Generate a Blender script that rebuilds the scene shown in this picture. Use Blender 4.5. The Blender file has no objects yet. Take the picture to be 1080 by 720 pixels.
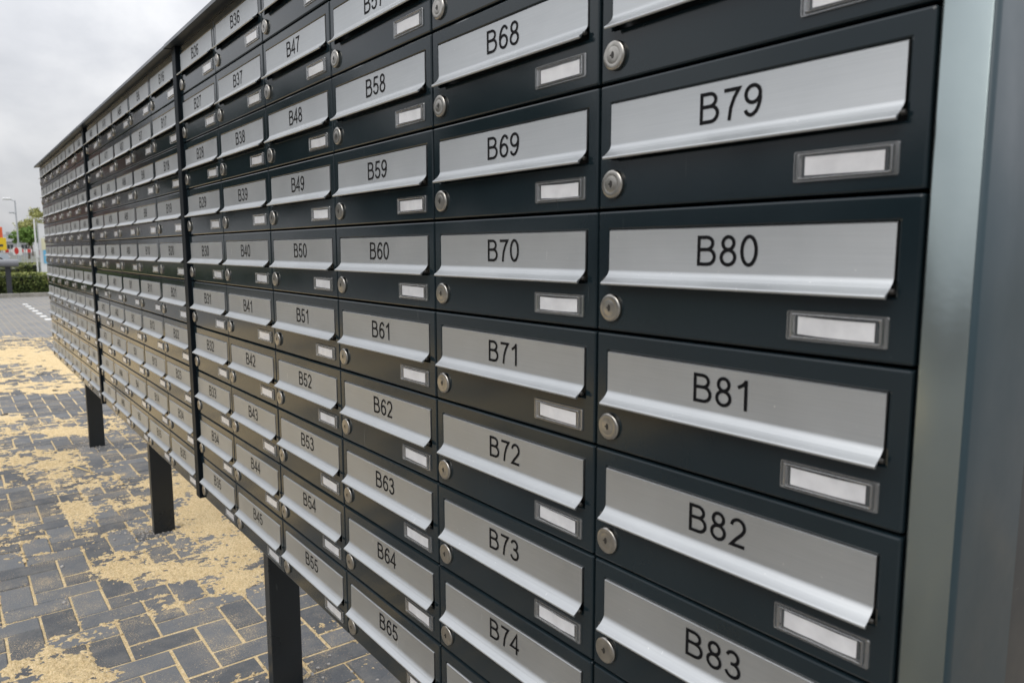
import bpy, bmesh, math, random
import numpy as np
from mathutils import Matrix, Vector
random.seed(7); rng = np.random.default_rng(11)
sc = bpy.context.scene
COL = sc.collection
# ---------------------------------------------------------------- camera
cam = bpy.data.cameras.new('camera'); co = bpy.data.objects.new('camera', cam); COL.objects.link(co)
R_ = ((0.609472, 0.792806, -0.001699), (0.097395, -0.077000, -0.992263), (-0.786802, 0.604591, -0.124145))
CX, CY, CZ = 2.08452, -0.51914, 1.2338
m = Matrix(((R_[0][0], -R_[1][0], -R_[2][0], CX), (R_[0][1], -R_[1][1], -R_[2][1], CY),
            (R_[0][2], -R_[1][2], -R_[2][2], CZ), (0, 0, 0, 1)))
co.matrix_world = m
cam.sensor_width = 36; cam.lens = 774.0 / 1080 * 36; cam.clip_start = .02; cam.clip_end = 3000
cam.dof.use_dof = True; cam.dof.focus_distance = 1.25; cam.dof.aperture_fstop = 10
sc.camera = co
# ---------------------------------------------------------------- light
SUN_EL, SUN_AZ = math.radians(47), math.radians(168)      # azimuth clockwise from +y
w = bpy.data.worlds.new('World'); sc.world = w; w.use_nodes = True
nt = w.node_tree; nt.nodes.clear()
def N(nt, t, **k):
    n = nt.nodes.new(t)
    for a, v in k.items(): setattr(n, a, v)
    return n
def L(nt, a, b): nt.links.new(a, b)
out = N(nt, 'ShaderNodeOutputWorld'); bg = N(nt, 'ShaderNodeBackground'); bg.inputs[1].default_value = .1
sky = N(nt, 'ShaderNodeTexSky', sky_type='NISHITA'); sky.sun_disc = False
sky.sun_elevation = SUN_EL; sky.sun_rotation = SUN_AZ
tc = N(nt, 'ShaderNodeTexCoord'); sx = N(nt, 'ShaderNodeSeparateXYZ'); L(nt, tc.outputs['Generated'], sx.inputs[0])
zz = N(nt, 'ShaderNodeMath', operation='MAXIMUM'); L(nt, sx.outputs[2], zz.inputs[0]); zz.inputs[1].default_value = 0
za = N(nt, 'ShaderNodeMath', operation='ADD'); L(nt, zz.outputs[0], za.inputs[0]); za.inputs[1].default_value = .6
dx = N(nt, 'ShaderNodeMath', operation='DIVIDE'); L(nt, sx.outputs[0], dx.inputs[0]); L(nt, za.outputs[0], dx.inputs[1])
dy = N(nt, 'ShaderNodeMath', operation='DIVIDE'); L(nt, sx.outputs[1], dy.inputs[0]); L(nt, za.outputs[0], dy.inputs[1])
cb = N(nt, 'ShaderNodeCombineXYZ'); L(nt, dx.outputs[0], cb.inputs[0]); L(nt, dy.outputs[0], cb.inputs[1])
n1 = N(nt, 'ShaderNodeTexNoise'); n1.inputs['Scale'].default_value = 3.4; n1.inputs['Detail'].default_value = 7; n1.inputs['Roughness'].default_value = .52
n1.inputs['Distortion'].default_value = .25
L(nt, cb.outputs[0], n1.inputs['Vector'])
rp = N(nt, 'ShaderNodeValToRGB'); L(nt, n1.outputs[0], rp.inputs[0])
e = rp.color_ramp.elements
e[0].position = .33; e[0].color = (5.3, 5.45, 5.8, 1); e[1].position = .68; e[1].color = (8.9, 8.9, 9.0, 1)
k = e.new(.5); k.color = (6.75, 6.85, 7.15, 1)
mx = N(nt, 'ShaderNodeMix', data_type='RGBA'); mx.inputs[0].default_value = .93
L(nt, sky.outputs[0], mx.inputs[6]); L(nt, rp.outputs[0], mx.inputs[7])
gz = N(nt, 'ShaderNodeMath', operation='MULTIPLY_ADD'); L(nt, zz.outputs[0], gz.inputs[0]); gz.inputs[1].default_value = 1.95; gz.inputs[2].default_value = .76
vm = N(nt, 'ShaderNodeVectorMath', operation='SCALE'); L(nt, mx.outputs[2], vm.inputs[0]); L(nt, gz.outputs[0], vm.inputs[3])
L(nt, vm.outputs[0], bg.inputs[0]); L(nt, bg.outputs[0], out.inputs[0])
sd = bpy.data.lights.new('sun', 'SUN'); sd.energy = 1.3; sd.angle = math.radians(40); sd.color = (1, .96, .9)
so = bpy.data.objects.new('sun', sd); COL.objects.link(so)
d = Vector((math.sin(SUN_AZ) * math.cos(SUN_EL), math.cos(SUN_AZ) * math.cos(SUN_EL), math.sin(SUN_EL)))
so.rotation_euler = d.to_track_quat('Z', 'Y').to_euler()
vs = sc.view_settings; vs.view_transform = 'Standard'; vs.look = 'None'; vs.exposure = 0.0; vs.gamma = 1
vs.use_curve_mapping = False
# ---------------------------------------------------------------- helpers
def mat(name, col=(.5, .5, .5), rough=.5, metal=0, spec=.5):
    M = bpy.data.materials.new(name); M.use_nodes = True
    b = M.node_tree.nodes['Principled BSDF']
    b.inputs['Base Color'].default_value = (*col, 1); b.inputs['Roughness'].default_value = rough
    b.inputs['Metallic'].default_value = metal; b.inputs['Specular IOR Level'].default_value = spec
    return M
def bs(M): return M.node_tree.nodes['Principled BSDF']
def noise(nt, scale, vec=None, detail=3, rough=.5):
    n = N(nt, 'ShaderNodeTexNoise'); n.inputs['Scale'].default_value = scale
    n.inputs['Detail'].default_value = detail; n.inputs['Roughness'].default_value = rough
    if vec is not None: L(nt, vec, n.inputs['Vector'])
    return n
def ramp(nt, fac, stops):
    r = N(nt, 'ShaderNodeValToRGB'); L(nt, fac, r.inputs[0]); e = r.color_ramp.elements
    e[0].position, e[0].color = stops[0][0], (*stops[0][1], 1); e[1].position, e[1].color = stops[-1][0], (*stops[-1][1], 1)
    for p, c in stops[1:-1]: q = e.new(p); q.color = (*c, 1)
    return r
def mixc(nt, fac, a, b, mode='MIX'):
    x = N(nt, 'ShaderNodeMix', data_type='RGBA', blend_type=mode)
    for s, i in ((fac, 0), (a, 6), (b, 7)):
        if hasattr(s, 'links') or hasattr(s, 'is_linked'): L(nt, s, x.inputs[i])
        elif i == 0: x.inputs[0].default_value = s
        else: x.inputs[i].default_value = (*s, 1)
    return x.outputs[2]
def bump(M, h, strength=.2, dist=.001):
    nt = M.node_tree; b = N(nt, 'ShaderNodeBump'); b.inputs['Strength'].default_value = strength
    b.inputs['Distance'].default_value = dist; L(nt, h, b.inputs['Height']); L(nt, b.outputs[0], bs(M).inputs['Normal'])
def pos(nt): return N(nt, 'ShaderNodeNewGeometry').outputs['Position']
def mapv(nt, vec, s):
    n = N(nt, 'ShaderNodeMapping'); L(nt, vec, n.inputs[0]); n.inputs['Scale'].default_value = s; return n.outputs[0]
def mesh(name, v, f, M, smooth=None):
    me = bpy.data.meshes.new(name); me.from_pydata([tuple(map(float, p)) for p in v], [], f); me.validate(); 
    for x in (M if isinstance(M, (list, tuple)) else [M]): me.materials.append(x)
    if smooth is not None:
        me.polygons.foreach_set('use_smooth', [True] * len(me.polygons)); me.set_sharp_from_angle(angle=math.radians(smooth))
    me.update(); return me
def link(name, me, parent=None, loc=None):
    o = bpy.data.objects.new(name, me); COL.objects.link(o)
    if parent: o.parent = parent
    if loc is not None: o.location = loc
    return o
def tag(o, label=None, cat=None, group=None, kind=None):
    for k, v in (('label', label), ('category', cat), ('group', group), ('kind', kind)):
        if v: o[k] = v
    return o
def empty(name, loc, label, cat, group=None, rz=0):
    o = bpy.data.objects.new(name, None); COL.objects.link(o); o.location = loc; o.rotation_euler.z = rz
    o.empty_display_size = .05
    return tag(o, label, cat, group)
class MB:
    def __init__(s): s.v, s.f = [], []
    def add(s, v, f):
        o = len(s.v); s.v += [tuple(p) for p in v]; s.f += [tuple(i + o for i in q) for q in f]; return s
    def box(s, x0, x1, y0, y1, z0, z1):
        return s.add([(x, y, z) for z in (z0, z1) for y in (y0, y1) for x in (x0, x1)],
                     [(0, 2, 3, 1), (4, 5, 7, 6), (0, 1, 5, 4), (2, 6, 7, 3), (0, 4, 6, 2), (1, 3, 7, 5)])
    def bbox(s, x0, x1, y0, y1, z0, z1, b=.002):          # box with chamfered edges
        bm = bmesh.new(); bmesh.ops.create_cube(bm, size=1)
        for q in bm.verts:
            q.co = ((x0 + x1) / 2 + q.co.x * (x1 - x0), (y0 + y1) / 2 + q.co.y * (y1 - y0), (z0 + z1) / 2 + q.co.z * (z1 - z0))
        bmesh.ops.bevel(bm, geom=bm.edges[:], offset=b, segments=2, profile=.5, affect='EDGES')
        bm.verts.index_update(); v = [q.co[:] for q in bm.verts]; f = [[q.index for q in p.verts] for p in bm.faces]; bm.free()
        return s.add(v, f)
    def cyl(s, a, b, r0, r1=None, n=12, caps=True):
        r1 = r0 if r1 is None else r1; a, b = Vector(a), Vector(b); d = (b - a).normalized()
        u = d.orthogonal().normalized(); w_ = d.cross(u)
        v = []
        for c, r in ((a, r0), (b, r1)):
            for i in range(n):
                t = 2 * math.pi * i / n; v.append(c + u * math.cos(t) * r + w_ * math.sin(t) * r)
        f = [(i, (i + 1) % n, n + (i + 1) % n, n + i) for i in range(n)]
        if caps: f += [tuple(range(n - 1, -1, -1)), tuple(range(n, 2 * n))]
        return s.add(v, f)
    def sphere(s, c, r, n=8, sq=(1, 1, 1)):
        bm = bmesh.new(); bmesh.ops.create_icosphere(bm, subdivisions=2, radius=1)
        bm.verts.index_update()
        v = [(c[0] + q.co.x * r * sq[0], c[1] + q.co.y * r * sq[1], c[2] + q.co.z * r * sq[2]) for q in bm.verts]
        f = [[q.index for q in p.verts] for p in bm.faces]; bm.free(); return s.add(v, f)
    def loops(s, loops, capfirst=False, caplast=False):      # bridge closed loops of equal length
        n = len(loops[0]); o = len(s.v)
        for l in loops: s.v += [tuple(p) for p in l]
        for j in range(len(loops) - 1):
            for i in range(n):
                k = (i + 1) % n; s.f.append((o + j * n + i, o + j * n + k, o + (j + 1) * n + k, o + (j + 1) * n + i))
        if capfirst: s.f.append(tuple(o + i for i in range(n - 1, -1, -1)))
        if caplast: s.f.append(tuple(o + (len(loops) - 1) * n + i for i in range(n)))
        return s
    def build(s, name, M, parent=None, smooth=None, loc=None): return link(name, mesh(name, s.v, s.f, M, smooth), parent, loc)
    def mesh(s, name, M, smooth=None): return mesh(name, s.v, s.f, M, smooth)
def rrect(x0, x1, z0, z1, y, r=.001, n=3):                 # rounded rectangle loop in the plane y (counter-clockwise seen from -y)
    l = []
    for cx, cz, a in ((x1 - r, z0 + r, -90), (x1 - r, z1 - r, 0), (x0 + r, z1 - r, 90), (x0 + r, z0 + r, 180)):
        for i in range(n):
            t = math.radians(a + 90 * i / (n - 1)); l.append((cx + r * math.cos(t), y, cz + r * math.sin(t)))
    return l
# ---------------------------------------------------------------- materials
W, H = .31, .11946
ZTOP = 1.7496; ZBOT = ZTOP - 10 * H
def coat(name, col, rough, spec=.5, dust=.55):
    M = mat(name, col, rough, 0, spec); nt = M.node_tree; P = pos(nt)
    g = noise(nt, 6, P, 4, .6); r = ramp(nt, g.outputs[0], [(.35, tuple(c * .88 for c in col)), (.7, tuple(c * 1.12 for c in col))])
    sp = noise(nt, 420, P, 2, .6); sr = ramp(nt, sp.outputs[0], [(.715, (0, 0, 0)), (.76, (1, 1, 1))])     # dust specks
    d2 = noise(nt, 14, P, 3, .6); d2r = ramp(nt, d2.outputs[0], [(.5, (0, 0, 0)), (.75, (dust, dust, dust))])
    mask = mixc(nt, 1, sr.outputs[0], d2r.outputs[0], 'MULTIPLY')
    cc = mixc(nt, mask, r.outputs[0], (.2, .19, .17))
    sv_ = noise(nt, 1, mapv(nt, P, (230, 40, 9)), 2, .45); svr = ramp(nt, sv_.outputs[0], [(.735, (0, 0, 0)), (.79, (.3, .3, .3))])      # drip streaks
    sw_ = noise(nt, 1, mapv(nt, P, (60, 40, 190)), 3, .5); swr = ramp(nt, sw_.outputs[0], [(.755, (0, 0, 0)), (.79, (.35, .35, .35))])    # scuffs
    cc = mixc(nt, svr.outputs[0], cc, (.16, .165, .165)); cc = mixc(nt, swr.outputs[0], cc, (.15, .155, .155))
    L(nt, cc, bs(M).inputs['Base Color'])
    rr = N(nt, 'ShaderNodeMapRange'); L(nt, g.outputs[0], rr.inputs[0]); rr.inputs[1].default_value = .3; rr.inputs[2].default_value = .7
    rr.inputs[3].default_value = rough * .8; rr.inputs[4].default_value = rough * 1.3; L(nt, rr.outputs[0], bs(M).inputs['Roughness'])
    o = noise(nt, 330, P, 2, .5); bump(M, o.outputs[0], .05, .0005); return M
M_door = coat('anthracite powder coat', (.0085, .0155, .0195), .12, .4, .3)
M_body = coat('anthracite box paint', (.008, .011, .014), .35)
M_post = coat('anthracite post paint', (.006, .009, .012), .45, .12)
M_leg = coat('leg paint', (.013, .016, .018), .3, .4)
M_side = coat('side with painted reflection', (.028, .05, .062), .36, .35, .2)  # end profile's darker side: its dim reflection is put into the base colour
M_roof = coat('roof sheet paint', (.03, .038, .046), .32, .45)
# aluminium flap
M_flap = mat('brushed anodised aluminium', (.5, .505, .5), .36, 1.0); nt = M_flap.node_tree; P = pos(nt)
st = noise(nt, 1, mapv(nt, P, (14, 500, 900)), 3, .6)
bl = noise(nt, 9, P, 4, .6)
c = mixc(nt, .5, ramp(nt, st.outputs[0], [(.3, (.46, .475, .48)), (.7, (.53, .545, .55))]).outputs[0], ramp(nt, bl.outputs[0], [(.3, (.455, .47, .475)), (.7, (.54, .555, .56))]).outputs[0])
scn = noise(nt, 1, mapv(nt, P, (260, 60, 28)), 2, .4); scr = ramp(nt, scn.outputs[0], [(.76, (0, 0, 0)), (.80, (.8, .8, .8))])
spk = noise(nt, 300, P, 1); spr = ramp(nt, spk.outputs[0], [(.77, (0, 0, 0)), (.81, (.7, .7, .7))])
c = mixc(nt, scr.outputs[0], c, (.85, .85, .84)); c = mixc(nt, spr.outputs[0], c, (.8, .79, .76))
L(nt, c, bs(M_flap).inputs['Base Color'])
rr = N(nt, 'ShaderNodeMapRange'); L(nt, bl.outputs[0], rr.inputs[0]); rr.inputs[3].default_value = .41; rr.inputs[4].default_value = .53
L(nt, rr.outputs[0], bs(M_flap).inputs['Roughness']); bump(M_flap, st.outputs[0], .1, .0004)
M_end = mat('satin end profile', (.4, .43, .42), .27, .9); nt = M_end.node_tree; P = pos(nt)
bump(M_end, noise(nt, 160, P, 3).outputs[0], .12, .0006)
g = noise(nt, 5, P, 4, .6); L(nt, ramp(nt, g.outputs[0], [(.3, (.25, .295, .295)), (.7, (.305, .35, .348))]).outputs[0], bs(M_end).inputs['Base Color'])
M_lock = mat('satin nickel', (.5, .48, .44), .28, 1.0); nt = M_lock.node_tree; g = noise(nt, 120, pos(nt), 3)
L(nt, ramp(nt, g.outputs[0], [(.3, (.33, .315, .285)), (.7, (.45, .43, .395))]).outputs[0], bs(M_lock).inputs['Base Color'])
M_key = mat('keyhole dark', (.02, .018, .015), .5)
M_ink = mat('black print', (.003, .003, .004), .6, 0, .15)
M_card = mat('white card', (.72, .72, .73), .7); nt = M_card.node_tree; g = noise(nt, 60, pos(nt), 3)
L(nt, ramp(nt, g.outputs[0], [(.3, (.62, .62, .635)), (.7, (.76, .76, .77))]).outputs[0], bs(M_card).inputs['Base Color'])
def clear(name, tint, diff, mixd, rough, f0=.05):
    M = bpy.data.materials.new(name); M.use_nodes = True; nt = M.node_tree; nt.nodes.clear()
    o = N(nt, 'ShaderNodeOutputMaterial'); t = N(nt, 'ShaderNodeBsdfTransparent'); t.inputs[0].default_value = (*tint, 1)
    d = N(nt, 'ShaderNodeBsdfDiffuse'); d.inputs[0].default_value = (*diff, 1)
    gl = N(nt, 'ShaderNodeBsdfGlossy'); gl.inputs['Roughness'].default_value = rough
    m1 = N(nt, 'ShaderNodeMixShader'); m1.inputs[0].default_value = mixd; L(nt, t.outputs[0], m1.inputs[1]); L(nt, d.outputs[0], m1.inputs[2])
    fr = N(nt, 'ShaderNodeLayerWeight'); fr.inputs[0].default_value = .5
    pw = N(nt, 'ShaderNodeMath', operation='POWER'); L(nt, fr.outputs['Facing'], pw.inputs[0]); pw.inputs[1].default_value = 4
    fm = N(nt, 'ShaderNodeMath', operation='MULTIPLY_ADD'); L(nt, pw.outputs[0], fm.inputs[0]); fm.inputs[1].default_value = .8; fm.inputs[2].default_value = f0
    m2 = N(nt, 'ShaderNodeMixShader'); L(nt, fm.outputs[0], m2.inputs[0]); L(nt, m1.outputs[0], m2.inputs[1]); L(nt, gl.outputs[0], m2.inputs[2])
    L(nt, m2.outputs[0], o.inputs[0]); return M
M_pane = clear('clear plastic pane', (.96, .96, .96), (.8, .8, .8), .05, .08)
M_bezel = clear('clear plastic bezel', (.88, .88, .88), (.62, .62, .61), .12, .08, .2)
M_glass = mat('dark window glass', (.02, .025, .03), .05, 0, .8)
# ---------------------------------------------------------------- glyphs (Arial-like line lettering, cap height 1)
def arc(cx, cy, rx, ry, a0, a1, n=14): return [(cx + rx * math.cos(math.radians(a0 + (a1 - a0) * i / n)), cy + ry * math.sin(math.radians(a0 + (a1 - a0) * i / n))) for i in range(n + 1)]
s6 = [arc(.395, .315, .255, .255, 0, 360, 22), arc(.47, .40, .335, .54, 180, 92, 10) + arc(.44, .73, .21, .21, 75, 12, 5)]
GL = {'B': (.93, [[(.155, 0), (.155, 1)], [(.155, .94), (.46, .94)] + arc(.47, .74, .24, .2, 90, -90, 10) + [(.155, .54)], [(.155, .54), (.5, .54)] + arc(.52, .3, .27, .24, 90, -90, 10) + [(.155, .06)]]),
 'A': (.93, [[(.03, 0), (.465, .98), (.90, 0)], [(.2, .36), (.73, .36)]]),
 '0': (.776, [arc(.39, .5, .26, .445, 0, 360, 26)]),
 '1': (.776, [[(.47, 0), (.47, 1)], [(.47, .95), (.36, .83), (.17, .73)]]),
 '2': (.776, [arc(.39, .69, .25, .255, 172, -20, 14) + [(.55, .49), (.30, .24), (.15, .06), (.66, .06)]]),
 '3': (.776, [arc(.36, .73, .22, .215, 165, -80, 14) + [(.30, .525)], [(.30, .525)] + arc(.37, .29, .265, .24, 85, -165, 14)]),
 '4': (.776, [[(.53, 0), (.53, .96), (.08, .29), (.70, .29)]]),
 '5': (.776, [[(.64, .935), (.22, .935), (.155, .50)] + arc(.375, .32, .265, .26, 135, -165, 16)]),
 '6': (.776, s6), '9': (.776, [[(.78 - x, 1 - y) for x, y in q] for q in s6]),
 '7': (.776, [[(.10, .935), (.65, .935), (.48, .68), (.36, .38), (.31, 0)]]),
 '8': (.776, [arc(.39, .74, .21, .205, 0, 360, 20), arc(.39, .285, .26, .235, 0, 360, 22)])}
def ribbon(pts, hw):
    closed = math.dist(pts[0], pts[-1]) < 1e-6
    P = [Vector(p) for p in pts]
    if closed: P = P[:-1]
    n = len(P); v = []
    for i in range(n):
        a = P[(i - 1) % n] if (closed or i) else None; b = P[(i + 1) % n] if (closed or i < n - 1) else None
        d0 = (P[i] - a).normalized() if a is not None and (P[i] - a).length > 1e-9 else None
        d1 = (b - P[i]).normalized() if b is not None and (b - P[i]).length > 1e-9 else None
        d0 = d0 or d1; d1 = d1 or d0
        t = (d0 + d1).normalized(); nn = Vector((-t.y, t.x)); k = hw / max(.42, nn.dot(Vector((-d0.y, d0.x))))
        v += [P[i] + nn * k, P[i] - nn * k]
    f = []
    for i in range(n if closed else n - 1):
        j = (i + 1) % n; f.append((2 * i, 2 * i + 1, 2 * j + 1, 2 * j))
    return v, f
CAP = .0835 * W
def number_mesh(text):
    tot = sum(GL[ch][0] for ch in text); x = -tot / 2; mb = MB()
    for ch in text:
        for j, p in enumerate(GL[ch][1]):
            v, f = ribbon(p, .058)
            # seen from -y: x to the right, z up; lies 0.4 mm proud of the flap (strokes of one glyph staggered by 20 microns)
            mb.add([((x + q[0]) * CAP, -.00002 * j, q[1] * CAP) for q in v], [tuple(q) for q in f])
        x += GL[ch][0]
    return mb.mesh('number', M_ink)
# ---------------------------------------------------------------- letterbox meshes (local: x 0..W, front plane y=0, z 0..H)
def zt(t): return H - t * W
g0 = .0011
FX0, FX1, FT, FB = .0535 * W, .9445 * W, zt(.0615), zt(.232)
mb = MB()
mb.loops([rrect(g0, W - g0, g0 + .0004, H - g0, .011, .0014), rrect(g0, W - g0, g0 + .0004, H - g0, .0022, .0014),
          rrect(g0 + .0006, W - g0 - .0006, g0 + .001, H - g0 - .0006, .0007, .0014), rrect(g0 + .0021, W - g0 - .0021, g0 + .0025, H - g0 - .0021, 0, .001),
          rrect(FX0 - .0022, FX1 + .0030, FB - .001, FT + .002, 0, .0012), rrect(FX0 - .0008, FX1 + .0012, FB, FT + .0007, .0010, .001), rrect(FX0 - .0004, FX1 + .0006, FB + .0004, FT + .0003, .009, .001)])
mb.f = [tuple(reversed(q)) for q in mb.f]
D_door = mb.mesh('door', M_door)
mb = MB(); mb.box(.003, W - .003, .0112, .30, .003, H - .003); D_body = mb.mesh('box_body', M_body)
mb = MB(); mb.box(FX0 - .004, FX1 + .004, .0085, .0105, FB - .004, FT + .004); 
# flap : extruded profile
prof = [(.0022, zt(.0625)), (.0012, zt(.064)), (.0012, zt(.186))]
for i in range(1, 11):
    a = i / 10; y = .0012 - .0104 * (a ** 1.7); z = zt(.186) - (.0375 * W) * a ** .96; prof.append((y, z))
prof += [(-.0098, zt(.2250)), (-.0102, zt(.2268)), (-.0103, zt(.2290)), (-.0101, zt(.2312)), (-.0094, zt(.2332)), (-.0086, zt(.2336)), (-.0078, zt(.2322))]
back = [(-.0078, zt(.229)), (-.0035, zt(.21)), (.0026, zt(.19)), (.0036, zt(.0625))]
pr = prof + back
def extrude(pr, x0, x1, slant=0):
    n = len(pr); q = MB(); q.v = [(x0, y, z) for y, z in pr] + [(x1, y, z) for y, z in pr]
    q.f = [(i, (i + 1) % n, n + (i + 1) % n, n + i) for i in range(n)]
    q.f += [tuple(range(n - 1, -1, -1)), tuple(range(n, 2 * n))]; return q
def fix(q):            # recalculate outward normals
    bm = bmesh.new(); vs_ = [bm.verts.new(p) for p in q.v]
    for f in q.f:
        try: bm.faces.new([vs_[i] for i in f])
        except ValueError: pass
    bmesh.ops.recalc_face_normals(bm, faces=bm.faces); bm.verts.index_update()
    q.v = [p.co[:] for p in bm.verts]; q.f = [tuple(x.index for x in f.verts) for f in bm.faces]; bm.free(); return q
pr = [(y - .0017, z) for y, z in pr]; pr[0] = (.0014, zt(.0612)); pr[1] = (-.0005, zt(.0652)); pr[-1] = (.0026, zt(.0612))
D_flap = fix(extrude(pr, FX0 + .0004, FX1 - .0004)).mesh('letter_flap', M_flap, 40)
D_pin = []
for x in (FX0 - .0006, FX1 + .0006):
    mb = MB(); sg = 1 if x > .1 else -1; mb.cyl((x - .001 * sg, -.0045, zt(.2165)), (x + .0020 * sg, -.0045, zt(.2165)), .0021, .0017, 10)
    D_pin.append(mb.mesh('hinge_pin', M_key))
# lock
LX, LZ = .0685 * W, zt(.3065); LR = .0445 * W
def lathe(profile, n=28, c=(LX, LZ)):
    q = MB(); q.loops([[(c[0] + r * math.cos(2 * math.pi * i / n), y, c[1] + r * math.sin(2 * math.pi * i / n)) for i in range(n)] for r, y in profile], False, True); return fix(q)
D_lock = lathe([(LR * .96, .002), (LR, -.0012), (LR * .99, -.0028), (LR * .93, -.0038), (LR * .84, -.0041), (LR * .60, -.00425), (LR * .59, -.00421), (LR * .575, -.00427), (LR * .2, -.0044), (LR * .02, -.0044)]).mesh('lock', M_lock, 60)
q = MB(); kh = [(LX + .0018 * math.cos(t) - .0002, -.00465, LZ + .0034 * math.sin(t)) for t in [i * math.pi / 8 for i in range(16)]]
kb = [(p[0], -.0042, p[2]) for p in kh]; q.loops([kb, kh], False, True); q.box(LX - .0034, LX - .0014, -.0048, -.0042, LZ - .0006, LZ + .0006)
D_key = fix(q).mesh('keyhole', M_key)
# name holder : stepped clear bezel, pane and card
hx0, hx1, hz0, hz1 = .687 * W, .941 * W, zt(.3465), zt(.2720)
q = MB()
def ring(ax, az, y, r=.0014): return rrect(hx0 + ax, hx1 - ax, hz0 + az, hz1 - az, y, r)
q.loops([ring(0, 0, .0002), ring(0, 0, -.0014), ring(.0004, .0004, -.0021), ring(.0012, .0010, -.0021), ring(.0018, .0013, -.0008, .001), ring(.0034, .0018, -.0008, .001), ring(.0040, .0022, -.0030, .001),
         ring(.0050, .0028, -.0033, .001), ring(.0060, .0033, -.0030, .001), ring(.0070, .0037, -.0009, .0008)])
D_hold = fix(q).mesh('name_holder', M_bezel)
q = MB(); q.add([(hx0 + .0068, -.0024, hz0 + .0034), (hx1 - .0068, -.0024, hz0 + .0034), (hx1 - .0068, -.0024, hz1 - .0034), (hx0 + .0068, -.0024, hz1 - .0034)], [(0, 1, 2, 3)])
D_pane = q.mesh('clear_pane', M_pane)
D_card = []
for i in range(6):
    cx0, cx1, cz0, cz1 = hx0 + .0092, hx1 - .0098, hz0 + .0046, hz1 - .0048; a = random.uniform(-.03, .03); n = 8; q = MB()
    wv = random.uniform(-.0006, .0006)
    for j in range(n + 1):
        x = cx0 + (cx1 - cx0) * j / n; dz = math.sin(j / n * math.pi) * wv + a * (x - (cx0 + cx1) / 2) * .6
        for yy, z in ((-.0013, cz0 + dz), (-.0013, cz1 + dz)): q.v.append((x, yy - .0003 * math.sin(j * 1.3 + i), z))
    q.f = [(2 * j, 2 * j + 2, 2 * j + 3, 2 * j + 1) for j in range(n)]; D_card.append(q.mesh('name_card', M_card))
# ---------------------------------------------------------------- the wall of letterboxes
GROUP = 'letterboxes in the outdoor mailbox wall'
def letterbox(x0, row, text, label):
    r = empty('letterbox', (x0, 0, ZTOP - (row + 1) * H), label, 'letterbox', GROUP)
    link('box_body', D_body, r); dr = link('door', D_door, r); [link('hinge_pin', p_, dr) for p_ in D_pin]
    f = link('letter_flap', D_flap, r); lk = link('lock', D_lock, r); link('keyhole', D_key, lk)
    h = link('name_holder', D_hold, r); link('clear_pane', D_pane, h); link('name_card', random.choice(D_card), h)
    ax, az = max(-.003, min(.003, random.gauss(0, .0014))), max(-.003, min(.003, random.gauss(0, .0014)))      # no door hangs perfectly true
    for o_ in (dr,): o_.rotation_euler = (ax, 0, az); o_.location = (0, -az * W / 2 + ax * H / 2 + random.uniform(-.0003, .0003), 0)
    f.rotation_euler.x = random.gauss(0, .004); f.location.y = -f.rotation_euler.x * -.09
    lk.rotation_euler.y = 0; h.location = (random.gauss(0, .0004), 0, random.gauss(0, .0003))
    if text:
        link('number', number_mesh(text), f, ((.4935 + random.uniform(-.003, .003)) * W, -.0009, zt(.1695 + random.uniform(-.002, .002))))
    return r
ORD = ['topmost', 'second', 'third', 'fourth', 'fifth', 'sixth', 'seventh', 'eighth', 'ninth', 'lowest']
CORD = ['leftmost', 'second', 'third', 'fourth', 'fifth', 'sixth']
S1 = [i * W for i in range(6)]; S2 = [(-5.12 + i) * W for i in range(5)]; S3 = [(-11.24 + i) * W for i in range(6)]
for c, x in enumerate(S1):
    for r in range(10):
        n = 26 + 10 * c + r
        letterbox(x, r, 'B%d' % n, 'anthracite letterbox numbered B%d with silver flap, in the nearest bank' % n)
for c, x in enumerate(S2):
    for r in range(10):
        n = -24 + 10 * c + r
        if n >= 1: t = 'B%d' % n
        else: t = 'A%d' % (90 + n)
        if c >= 3: lb = 'anthracite letterbox numbered B%d with silver flap, in the middle bank' % n
        else: lb = 'anthracite letterbox in the %s column of the middle bank, %s of its ten' % (CORD[c], ORD[r])
        letterbox(x, r, t, lb)
for c, x in enumerate(S3):
    for r in range(10):
        n = 90 - 24 - 60 + 10 * c + r
        lb = 'small-looking anthracite letterbox in the %s column of the farthest bank, %s of its ten' % (CORD[c], ORD[r])
        letterbox(x, r, 'A%d' % n, lb)
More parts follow.
